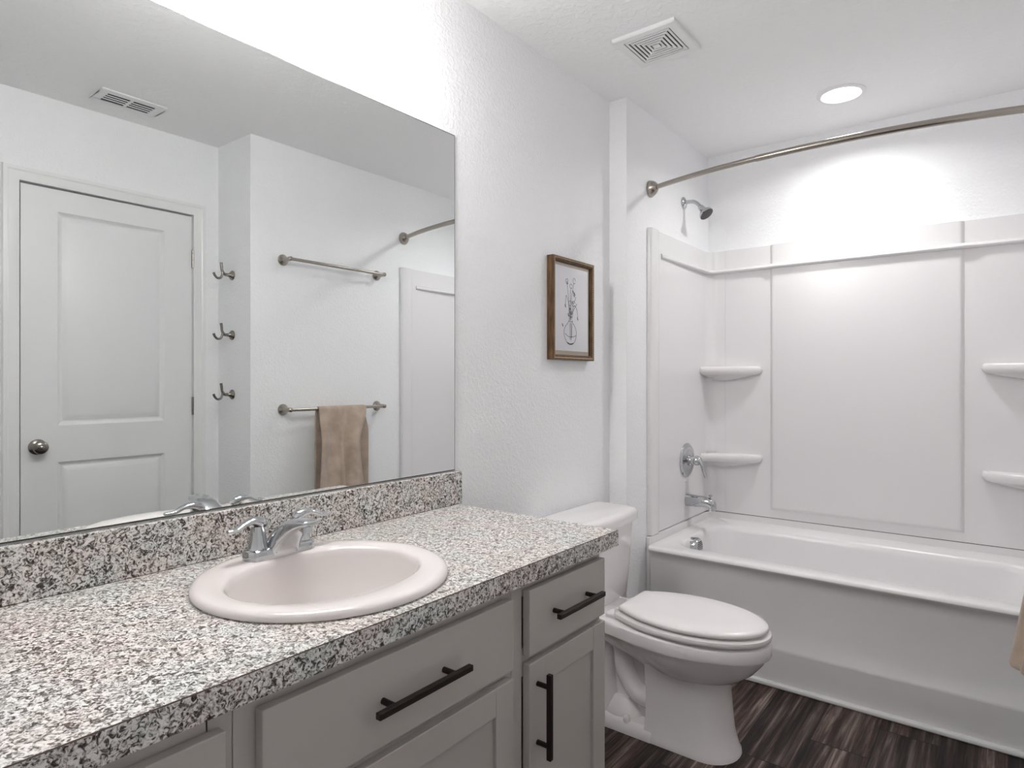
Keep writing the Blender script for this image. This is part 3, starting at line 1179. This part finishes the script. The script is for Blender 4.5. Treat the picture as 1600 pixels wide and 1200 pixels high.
def bathtub():
    t = thing('bathtub', 'white alcove bathtub with smooth apron set between the walls', 'bathtub', (0.834, 3.0, 0))
    bm = bmesh.new()
    yb = YB - 0.002
    rings = []

    def O(z, y, r=0.004, xi=0.0):
        rings.append(rrect(TX0 + xi, TX1 - xi, y, yb, z, [r, r, 0.004, 0.004]))
    for z, y, r, xi in ((0.0, 2.640, 0.004, 0.018), (0.146, 2.624, 0.004, 0.018), (0.153, 2.6235, 0.004, 0.018), (0.160, 2.626, 0.004, 0.018), (0.180, 2.633, 0.005, 0.018),
                        (0.215, 2.639, 0.008, 0.018), (0.30, 2.640, 0.010, 0.018), (0.41, 2.632, 0.014, 0.018), (0.440, 2.625, 0.020, 0.018), (0.452, 2.613, 0.024, 0.019), (0.459, 2.604, 0.028, 0.019),
                        (0.465, 2.6005, 0.030, 0.019), (0.472, 2.602, 0.030, 0.019), (0.4775, 2.608, 0.030, 0.022), (0.479, 2.618, 0.03, 0.03)):
        O(z, y, r, xi)

    def I(x0, x1, y0, y1, z, r):
        rings.append(rrect(x0, x1, y0, y1, z, r))
    I(0.168, 1.515, 2.700, 3.290, 0.474, 0.13)
    I(0.176, 1.508, 2.708, 3.283, 0.470, 0.13)
    I(0.184, 1.498, 2.716, 3.276, 0.460, 0.13)
    I(0.190, 1.488, 2.722, 3.270, 0.440, 0.13)
    I(0.215, 1.400, 2.745, 3.245, 0.18, 0.13)
    I(0.230, 1.370, 2.765, 3.225, 0.13, 0.12)
    I(0.262, 1.32, 2.80, 3.19, 0.105, 0.10)
    I(0.32, 1.25, 2.86, 3.13, 0.098, 0.08)
    loft(bm, rings)
    # raised lip against the three walls
    def lip(poly, z0, z1):
        extrude_poly(bm, poly, z0, z1)
    lip([(TX0, 2.658), (TX0 + 0.016, 2.658), (TX0 + 0.02, 2.70), (TX0 + 0.02, 3.3), (TX0 + 0.03, 3.36), (TX0 + 0.06, yb - 0.02), (TX0 + 0.12, yb - 0.016), (TX0 + 0.12, yb), (TX0, yb)], 0.30, 0.5100)
    lip([(TX0 + 0.12, yb - 0.016), (TX1 - 0.12, yb - 0.016), (TX1 - 0.12, yb), (TX0 + 0.12, yb)], 0.30, 0.5100)
    lip([(TX1, 2.658), (TX1 - 0.016, 2.658), (TX1 - 0.02, 2.70), (TX1 - 0.02, 3.3), (TX1 - 0.03, 3.36), (TX1 - 0.06, yb - 0.02), (TX1 - 0.12, yb - 0.016), (TX1 - 0.12, yb), (TX1, yb)], 0.30, 0.5100)
    link('tub_shell', bm, M_ACRYL, t, smooth=40)
    # side flanges that close the gap to the walls
    for x0, x1 in ((TX0, TX0 + 0.017), (TX1 - 0.017, TX1)):
        bm = bmesh.new()
        box(bm, x0, x1, 2.646, 2.70, 0.0, 0.5100)
        link('side_flange', bm, M_ACRYL, t, smooth=0, bevel=0.003)
    # overflow plate
    bm = bmesh.new()
    oc = Vector((0.184, 2.935, 0.420))
    ax = Vector((1, 0, 0.08)).normalized()
    lathe(bm, oc, ax, [(0, 0.046), (0.030, 0.046), (0.037, 0.042), (0.040, 0.033)], n=36)
    ov = link('overflow_plate', bm, M_CHROME, t)
    bm = bmesh.new()
    for k in range(-3, 4):
        hw = math.sqrt(max(0.0, 0.032 ** 2 - (k * 0.0084) ** 2))
        c = oc + ax * 0.0398 + Vector((0, 0, k * 0.0084))
        box(bm, c.x - 0.001, c.x + 0.0012, c.y - hw, c.y + hw, c.z - 0.0012, c.z + 0.0012)
    link('slots', bm, M_RUBBER, ov, smooth=0)
    bm = bmesh.new()
    lathe(bm, (0.36, 3.0, 0.0975), (0, 0, 1), [(0, 0.035), (0.003, 0.034), (0.004, 0.02), (0.002, 0.012)], n=28)
    link('drain', bm, M_CHROME, t)


bathtub()


def surround():
    t = thing('tub_surround', 'glossy white moulded shower wall surround with corner shelves above bathtub', 'shower surround', (0.834, 3.2, 0.512))
    Z0, Z1, ZL = 0.5130, 1.915, 1.803
    mid = (XJ + XR) / 2
    yb = YB - 0.0005

    def mirror_pt(p, s):
        return (p[0], p[1]) if s > 0 else (2 * mid - p[0], p[1])
    for s, nm in ((1, 'side_panel'), (-1, 'side_panel')):
        x = XJ + 0.0005
        # lower wall face, with bead at the front edge and a cove into the back wall
        low = [(x, 2.657), (x + 0.012, 2.657), (x + 0.018, 2.660), (x + 0.022, 2.667), (x + 0.022, 2.728), (x + 0.020, 2.738), (x + 0.012, 2.752), (x + 0.010, 2.765), (x + 0.010, 3.32)]
        for k in range(9):
            a = PI - (PI / 2) * k / 8
            low.append((x + 0.060 + 0.05 * math.cos(a), 3.342 + 0.05 * math.sin(a) - 0.0))
        low += [(x + 0.10, 3.394), (x + 0.10, yb), (x, yb)]
        bm = bmesh.new()
        extrude_poly(bm, [mirror_pt(p, s) for p in low], Z0, ZL - 0.004)
        # band above the ledge
        extrude_poly(bm, [mirror_pt(p, s) for p in low], ZL + 0.004, Z1)
        extrude_poly(bm, [mirror_pt((px if i < 7 else px, py), s) for i, (px, py) in enumerate(low)], ZL - 0.004, ZL + 0.004)
        link(nm, bm, M_ACRYL, t, smooth=50)
    bm = bmesh.new()
    xa, xc = 0.184, 2 * mid - 0.184
    box(bm, xa, xc, 3.394, yb, Z0, Z1)
    p0, p1 = 0.420, 1.228
    rings = []
    for ins, y in ((-0.004, 3.3945), (0.0, 3.392), (0.006, 3.384), (0.012, 3.3815), (0.02, 3.381)):
        rings.append([Vector((q, y, z)) for q, z in ((p0 + ins, 0.556 + ins), (p1 - ins, 0.556 + ins), (p1 - ins, Z1 - 0.0005), (p0 + ins, Z1 - 0.0005))])
    loft(bm, rings, cap0=False)
    rings2 = [[Vector((q, 3.3945, z)) for q, z in ((p0, Z1 - 0.001), (p1, Z1 - 0.001), (p1, Z1), (p0, Z1))], [Vector((q, 3.381, z)) for q, z in ((p0 + .012, Z1 - 0.001), (p1 - .012, Z1 - 0.001), (p1 - .012, Z1), (p0 + .012, Z1))]]
    loft(bm, rings2)
    link('back_panel', bm, M_ACRYL, t, smooth=45)
    # rounded ledge that runs round all three walls
    bm = bmesh.new()
    x = XJ + 0.0105
    path = [(x, 2.785), (x, 3.20), (x, 3.30)]
    for k in range(1, 8):
        a = PI - (PI / 2) * k / 8
        path.append((x + 0.062 + 0.062 * math.cos(a), 3.332 + 0.062 * math.sin(a)))
    path += [(x + 0.10, 3.394), (0.36, 3.394), (0.405, 3.392), (0.432, 3.382), (0.47, 3.381)]
    full = path + [(2 * mid - p[0], p[1]) for p in reversed(path)]
    prof = [(-0.006, -0.011), (0.010, -0.011), (0.020, -0.009), (0.025, -0.004), (0.0245, 0.001), (0.018, 0.006), (0.008, 0.011), (-0.006, 0.016)]
    rings = []
    for i, (px, py) in enumerate(full):
        a = Vector(full[max(i - 1, 0)]); c = Vector(full[min(i + 1, len(full) - 1)])
        tg = (c - a).normalized()
        nn = Vector((tg.y, -tg.x))
        sc = 0.35 if i in (0, len(full) - 1) else 1.0
        rings.append([Vector((px + nn.x * q * sc, py + nn.y * q * sc, ZL + h)) for q, h in prof])
    loft(bm, rings)
    link('ledge', bm, M_ACRYL, t, smooth=60)

    # dark joint line where the panels meet the tub
    bm = bmesh.new()
    for s in (1, -1):
        x = XJ + 0.0008
        p = [(x, 2.662), (x + 0.016, 2.668), (x + 0.017, 2.735), (x + 0.007, 2.752), (x + 0.007, 3.33), (x + 0.02, 3.372), (x + 0.055, 3.3975), (x + 0.10, 3.3975), (x + 0.10, yb), (x, yb)]
        extrude_poly(bm, [mirror_pt(q, s) for q in p], 0.5098, 0.5132)
    box(bm, xa - 0.001, xc + 0.001, 3.3970, yb, 0.5098, 0.5132)
    link('joint_line', bm, M_DARK, t, smooth=0)

    # corner shelves
    def shelf(s, z):
        bm = bmesh.new()
        base = [(0.094, 3.262), (0.128, 3.266), (0.20, 3.290), (0.28, 3.318), (0.335, 3.338), (0.362, 3.352), (0.376, 3.372), (0.378, 3.3945)]
        corner = [(0.140, 3.3945), (0.094, 3.35)]
        P = catmull([Vector((a, c, 0)) for a, c in base], 4)
        c0 = Vector((0.12, 3.375, 0))
        def ring(ins, zz):
            out = []
            for p in P:
                d = (c0 - p)
                dl = d.length
                q = p + d * min(ins / dl, 0.98)
                out.append(Vector((q.x, q.y, zz)))
            for a, c in corner:
                out.append(Vector((a, c, zz)))
            if s < 0:
                out = [Vector((2 * mid - v.x, v.y, v.z)) for v in out]
            return out
        h = 0.044
        loft(bm, [ring(0.170, z - h - 0.030), ring(0.100, z - h - 0.016), ring(0.050, z - h - 0.006), ring(0.026, z - h), ring(0.012, z - h + 0.004), ring(0.003, z - h + 0.013), ring(0.0, z - 0.020), ring(0.002, z - 0.009),
                  ring(0.007, z - 0.002), ring(0.014, z), ring(0.022, z - 0.001), ring(0.030, z - 0.005), ring(0.045, z - 0.006)])
        link('corner_shelf', bm, M_ACRYL, t, smooth=60)
    for s in (1, -1):
        for z in (1.292, 0.833):
            shelf(s, z)


surround()


# ------------------------------------------------------------------ shower fittings
def fittings():
    x0 = XJ + 0.0005
    t = thing('wall_shower', 'chrome shower head on bent arm high on the alcove wall', 'shower head', (x0, 3.07, 2.118))
    bm = bmesh.new()
    lathe(bm, (x0, 3.07, 2.118), (1, 0, 0), [(0, 0.030), (0.004, 0.030), (0.009, 0.026), (0.013, 0.015), (0.016, 0.0105)], n=32)
    link('flange', bm, M_CHROME, t)
    bm = bmesh.new()
    tube(bm, [(x0 + 0.01, 3.07, 2.118), (x0 + 0.030, 3.07, 2.119), (x0 + 0.055, 3.07, 2.115), (x0 + 0.075, 3.07, 2.101), (x0 + 0.092, 3.07, 2.080)], 0.0095, n=18)
    link('arm', bm, M_CHROME, t)
    bm = bmesh.new()
    ax = Vector((0.62, -0.10, -0.78)).normalized()
    o = Vector((x0 + 0.088, 3.07, 2.085))
    lathe(bm, o, ax, [(-0.004, 0.010), (0.0, 0.0135), (0.010, 0.0145), (0.014, 0.013), (0.017, 0.0165), (0.026, 0.0185), (0.036, 0.026), (0.046, 0.034), (0.055, 0.0365), (0.057, 0.035)], n=36)
    hd = link('shower_head', bm, M_CHROME, t)
    bm = bmesh.new()
    lathe(bm, o + ax * 0.0565, ax, [(0, 0.0345), (0.002, 0.033), (0.003, 0.02), (0.0035, 0.002)], n=36)
    fc = link('spray_face', bm, M_RUBBER, hd)

    xs = XJ + 0.0105
    vy, vz = 3.085, 0.815
    t = thing('shower_valve', 'round chrome shower valve with lever on alcove wall above spout', 'shower valve', (xs, vy, vz))
    bm = bmesh.new()
    lathe(bm, (xs, vy, vz), (1, 0, 0), [(0, 0.086), (0.004, 0.086), (0.010, 0.080), (0.013, 0.068), (0.010, 0.058), (0.010, 0.048), (0.014, 0.040), (0.016, 0.030)], n=56)
    link('escutcheon', bm, M_CHROME, t)
    bm = bmesh.new()
    lathe(bm, (xs + 0.014, vy, vz), (1, 0, 0), [(0, 0.028), (0.010, 0.027), (0.014, 0.021), (0.030, 0.020), (0.034, 0.024), (0.052, 0.0235), (0.060, 0.018), (0.062, 0.006)], n=32)
    hb = link('hub', bm, M_CHROME, t)
    bm = bmesh.new()
    tube(bm, [(xs + 0.050, vy, vz + 0.010), (xs + 0.068, vy - 0.004, vz + 0.006), (xs + 0.084, vy - 0.006, vz - 0.016), (xs + 0.092, vy - 0.008, vz - 0.045), (xs + 0.102, vy - 0.010, vz - 0.074), (xs + 0.104, vy - 0.010, vz - 0.080)],
         [0.016, 0.018, 0.015, 0.0125, 0.011, 0.005], n=18, up=(1, 0, 0), flats=[1, 0.8, 0.6, 0.55, 0.6, 0.6])
    link('lever', bm, M_CHROME, hb, smooth=60)

    t = thing('tub_spout', 'chrome tub spout on the alcove wall below the valve', 'tub spout', (xs, 3.09, 0.612))
    bm = bmesh.new()
    P = [(xs, 0.612, 0.031, 0.031), (xs + 0.045, 0.612, 0.030, 0.030), (xs + 0.085, 0.613, 0.027, 0.027), (xs + 0.115, 0.610, 0.025, 0.026), (xs + 0.132, 0.602, 0.023, 0.028), (xs + 0.143, 0.597, 0.020, 0.026), (xs + 0.148, 0.596, 0.012, 0.018)]
    rings = [[Vector((px, 3.09 + wv * math.cos(2 * PI * k / 28), z + hv * math.sin(2 * PI * k / 28))) for k in range(28)] for px, z, wv, hv in P]
    loft(bm, rings)
    lathe(bm, (xs + 0.128, 3.09, 0.600), (0.1, 0, -1), [(0, 0.019), (0.024, 0.018), (0.028, 0.0165), (0.026, 0.013)], n=24)
    sp = link('spout_body', bm, M_CHROME, t, smooth=50)
    bm = bmesh.new()
    lathe(bm, (xs + 0.122, 3.09, 0.630), (0, 0, 1), [(0, 0.004), (0.012, 0.004), (0.013, 0.0085), (0.018, 0.009), (0.020, 0.006)], n=18)
    link('diverter_knob', bm, M_CHROME, sp)


fittings()


def shower_rod():
    z = 2.098
    t = thing('shower_rod', 'curved brushed nickel shower curtain rod spanning the tub alcove', 'shower rod', (0.834, 2.69, z))
    ya, bow = 2.690, 0.125
    mid = (XJ + XR) / 2
    half = (XR - XJ) / 2

    def pt(x):
        u = (x - mid) / half
        return Vector((x, ya - bow * (1 - abs(u) ** 2.2), z))
    xs = [XJ + 0.02 + (0.60 - XJ - 0.02) * k / 20 for k in range(21)]
    bm = bmesh.new()
    tube(bm, [pt(x) for x in xs], 0.0108, n=20, smooth=0)
    link('inner_tube', bm, M_NICKEL, t)
    xs = [0.592 + (XR - 0.02 - 0.592) * k / 30 for k in range(31)]
    bm = bmesh.new()
    tube(bm, [pt(x) for x in xs], 0.0127, n=20, smooth=0)
    link('outer_tube', bm, M_NICKEL, t)
    for x, s in ((XJ + 0.0004, 1), (XR - 0.0004, -1)):
        d = (pt(x + s * 0.06) - pt(x)).normalized()
        bm = bmesh.new()
        prof = [(0, 0.0385), (0.004, 0.0385), (0.012, 0.036), (0.028, 0.0285), (0.036, 0.021), (0.040, 0.0165)]
        rings = []
        for k, (h, r) in enumerate(prof):
            c = Vector((x, pt(x).y, z)) + Vector((s * h, d.y / max(abs(d.x), 0.2) * h * 0.8, 0))
            rings.append([c + Vector((0, math.cos(2 * PI * i / 36), math.sin(2 * PI * i / 36))) * r for i in range(36)])
        loft(bm, rings)
        link('wall_flange', bm, M_NICKEL, t)


shower_rod()


# ------------------------------------------------------------------ toilet
def toilet():
    yc = 2.072
    t = thing('toilet', 'white two-piece toilet with closed lid between the vanity and bathtub', 'toilet', (0.40, yc, 0))
    NF, NB = 28, 16

    def outline(xb, xf, xc, hw, hb, z, rb=0.04, fe=2.0, k=0.75, convex=False):
        """egg-shaped plan: half ellipse in front, sides narrowing to hb at the back"""
        pts = []
        for i in range(NF + 1):
            a = PI / 2 - PI * i / NF
            c, s = math.cos(a), math.sin(a)
            pts.append((xc + (xf - xc) * abs(c) ** (2 / fe), math.copysign(abs(s) ** (2 / fe), s) * hw))
        back = []
        for i in range(1, NB + 1):
            x = xc - (xc - xb - rb) * i / NB
            q = min(1.0, (xc - x) / ((xc - xb) * k))
            if convex:
                back.append((x, hw * math.sqrt(1 - (1 - (hb / hw) ** 2) * ((xc - x) / (xc - xb - rb)) ** 2)))
            else:
                back.append((x, hb + (hw - hb) * (math.cos(PI * q) + 1) / 2))
        pts += [(x, -y) for x, y in back]
        for i in range(1, 7):
            a = PI / 2 * i / 6
            pts.append((xb + rb - rb * math.sin(a), -(hb - rb + rb * math.cos(a))))
        for i in range(0, 6):
            a = PI / 2 * (6 - i) / 6
            pts.append((xb + rb - rb * math.sin(a), (hb - rb + rb * math.cos(a))))
        pts += list(reversed(back))
        return [Vector((x, yc + y, z)) for x, y in pts]
    bm = bmesh.new()
    rings = [outline(0.46, 0.610, 0.54, 0.055, 0.05, 0.222, 0.03), outline(0.43, 0.650, 0.53, 0.085, 0.075, 0.230, 0.03), outline(0.38, 0.698, 0.52, 0.118, 0.095, 0.250, 0.04),
             outline(0.31, 0.738, 0.51, 0.142, 0.108, 0.281, 0.04), outline(0.20, 0.766, 0.50, 0.159, 0.114, 0.315, 0.04), outline(0.09, 0.777, 0.50, 0.165, 0.116, 0.335, 0.03),
             outline(0.085, 0.779, 0.50, 0.166, 0.117, 0.3395, 0.03), outline(0.045, 0.788, 0.50, 0.174, 0.120, 0.341, 0.03), outline(0.045, 0.790, 0.50, 0.176, 0.1205, 0.346, 0.03), outline(0.045, 0.790, 0.50, 0.176, 0.120, 0.372, 0.03), outline(0.046, 0.788, 0.50, 0.174, 0.119, 0.380, 0.03), outline(0.05, 0.780, 0.50, 0.166, 0.114, 0.385, 0.03)]
    loft(bm, rings)
    # front pedestal
    ped = []
    for x0, x1, hw, z, r in ((0.395, 0.694, 0.106, 0.0, 0.10), (0.395, 0.692, 0.106, 0.012, 0.10), (0.400, 0.684, 0.100, 0.028, 0.095), (0.405, 0.672, 0.094, 0.08, 0.09), (0.405, 0.664, 0.092, 0.15, 0.085),
                             (0.405, 0.660, 0.094, 0.20, 0.085), (0.405, 0.664, 0.100, 0.235, 0.09), (0.405, 0.670, 0.104, 0.262, 0.09)):
        ped.append(rrect(x0, x1, yc - hw, yc + hw, z, [0.004, r, r, 0.004], 8))
    loft(bm, ped)
    # plinth behind it
    pl = []
    for ins, z in ((0, 0), (0, 0.012), (0.006, 0.030), (0.014, 0.040), (0.02, 0.042)):
        pl.append(rrect(0.125 + ins, 0.43, yc - 0.108 + ins, yc + 0.108 - ins, z, [0.06, 0.004, 0.004, 0.06], 8))
    loft(bm, pl)
    # core web
    box(bm, 0.17, 0.42, yc - 0.035, yc + 0.035, 0.03, 0.33)
    # trapway: S-shaped bulge seen on both sides
    tube(bm, [(0.47, yc, 0.27), (0.445, yc, 0.17), (0.40, yc, 0.115), (0.345, yc, 0.125), (0.30, yc, 0.19), (0.285, yc, 0.275), (0.25, yc, 0.29), (0.222, yc, 0.24), (0.215, yc, 0.15), (0.22, yc, 0.03)],
         [0.075, 0.060, 0.047, 0.043, 0.043, 0.042, 0.042, 0.046, 0.052, 0.062], n=24, up=(0, 1, 0), flats=[1.0, 1.05, 1.3, 1.7, 1.75, 1.75, 1.75, 1.75, 1.7, 1.5])
    # flared foot over the floor bolts
    lathe(bm, (0.29, yc - 0.02, 0.035), (0, 0, 1), [(0, 0.090), (0.012, 0.086), (0.035, 0.070), (0.06, 0.045)], n=28, sx=0.8, sy=0.9)
    lathe(bm, (0.29, yc + 0.02, 0.035), (0, 0, 1), [(0, 0.090), (0.012, 0.086), (0.035, 0.070), (0.06, 0.045)], n=28, sx=0.8, sy=0.9)
    # shelf that carries the tank
    loft(bm, [rrect(0.05, 0.25, yc - 0.085, yc + 0.085, 0.29, 0.04), rrect(0.035, 0.26, yc - 0.112, yc + 0.112, 0.335, 0.04), rrect(0.035, 0.26, yc - 0.112, yc + 0.112, 0.362, 0.04)])
    link('bowl', bm, M_PORC, t, smooth=42)

    for s in (-1, 1):
        bm = bmesh.new()
        lathe(bm, (0.335, yc + s * 0.092, 0.040), (0, 0, 1), [(0, 0.0125), (0.010, 0.0120), (0.016, 0.0100), (0.020, 0.005)], n=20)
        link('bolt_cap', bm, M_SEAT, t)

    # tank
    def trect(ins, z, x1, bowv, hw, x0=0.022, n=14):
        """tank plan: straight back, gently bowed front, rounded corners"""
        base = rrect(x0 + ins, x1 - ins, yc - hw + ins, yc + hw - ins, z, [0.02, 0.035, 0.035, 0.02], 6)
        out = []
        for p in base:
            if p.x > (x0 + x1) / 2:
                u = (p.y - yc) / hw
                p.x += bowv * max(0.0, 1 - u * u)
            out.append(p)
        # add points along the front so the bow is smooth
        i1 = 7 + 6
        a, c = out[i1], out[i1 + 1]
        mids = []
        for k in range(1, n):
            y = a.y + (c.y - a.y) * k / n
            u = (y - yc) / hw
            mids.append(Vector((x1 - ins + bowv * max(0.0, 1 - u * u), y, z)))
        return out[:i1 + 1] + mids + out[i1 + 1:]
    bm = bmesh.new()
    loft(bm, [trect(0.03, 0.372, 0.185, 0.012, 0.200), trect(0.008, 0.376, 0.188, 0.014, 0.204), trect(0.0, 0.386, 0.190, 0.015, 0.206), trect(0.0, 0.50, 0.197, 0.018, 0.214),
              trect(0.0, 0.668, 0.204, 0.022, 0.224)])
    link('tank', bm, M_PORC, t, smooth=50)
    bm = bmesh.new()
    loft(bm, [trect(0.006, 0.670, 0.216, 0.026, 0.238, 0.014), trect(0.0, 0.674, 0.218, 0.026, 0.241, 0.012), trect(0.0, 0.700, 0.219, 0.027, 0.243, 0.012), trect(0.004, 0.711, 0.218, 0.027, 0.242, 0.012),
              trect(0.012, 0.7175, 0.218, 0.026, 0.242, 0.012), trect(0.03, 0.7195, 0.218, 0.024, 0.242, 0.012)])
    link('tank_lid', bm, M_PORC, t, smooth=50)
    bm = bmesh.new()
    lathe(bm, (0.10, yc + 0.218, 0.615), (0, 1, 0), [(0, 0.016), (0.006, 0.015), (0.012, 0.008)], n=18)
    tube(bm, [(0.10, yc + 0.229, 0.615), (0.13, yc + 0.231, 0.612), (0.165, yc + 0.231, 0.604)], [0.007, 0.006, 0.008], n=12)
    link('flush_lever', bm, M_CHROME, t)

    # seat and lid
    def pad(levels):
        bm = bmesh.new()
        loft(bm, [outline(xb, xf, 0.525, hw, hb, z, 0.022, convex=True) for xb, xf, hw, hb, z in levels])
        return bm
    link('seat', pad([(0.300, 0.778, 0.162, 0.108, 0.3890), (0.292, 0.787, 0.172, 0.116, 0.393), (0.290, 0.790, 0.175, 0.118, 0.401), (0.292, 0.788, 0.173, 0.116, 0.409),
                      (0.302, 0.778, 0.162, 0.108, 0.4135)]), M_SEAT, t, smooth=50)
    link('lid', pad([(0.325, 0.752, 0.140, 0.090, 0.4180), (0.308, 0.776, 0.164, 0.108, 0.4195), (0.305, 0.780, 0.168, 0.111, 0.423), (0.305, 0.780, 0.168, 0.111, 0.430), (0.308, 0.776, 0.164, 0.108, 0.4350),
                     (0.318, 0.762, 0.150, 0.098, 0.4385), (0.37, 0.69, 0.09, 0.06, 0.4405)]), M_SEAT, t, smooth=50)
    for s in (-1, 1):
        bm = bmesh.new()
        c = yc + s * 0.077
        loft(bm, [rrect(0.255, 0.305, c - 0.026, c + 0.026, 0.3845, 0.008, 4), rrect(0.255, 0.305, c - 0.026, c + 0.026, 0.397, 0.008, 4), rrect(0.258, 0.302, c - 0.023, c + 0.023, 0.400, 0.008, 4)])
        lathe(bm, (0.300, c - 0.022, 0.411), (0, 1, 0), [(0, 0.009), (0.001, 0.011), (0.043, 0.011), (0.044, 0.009)], n=18)
        box(bm, 0.293, 0.307, c - 0.018, c + 0.018, 0.397, 0.412)
        link('hinge', bm, M_SEAT, t)
        for x in (0.45, 0.66):
            bm = bmesh.new()
            y = yc + s * (0.13 if x < 0.5 else 0.10)
            lathe(bm, (x, y, 0.3840), (0, 0, 1), [(0, 0.009), (0.006, 0.009)], n=12)
            link('bumper', bm, M_SEAT, t)


toilet()
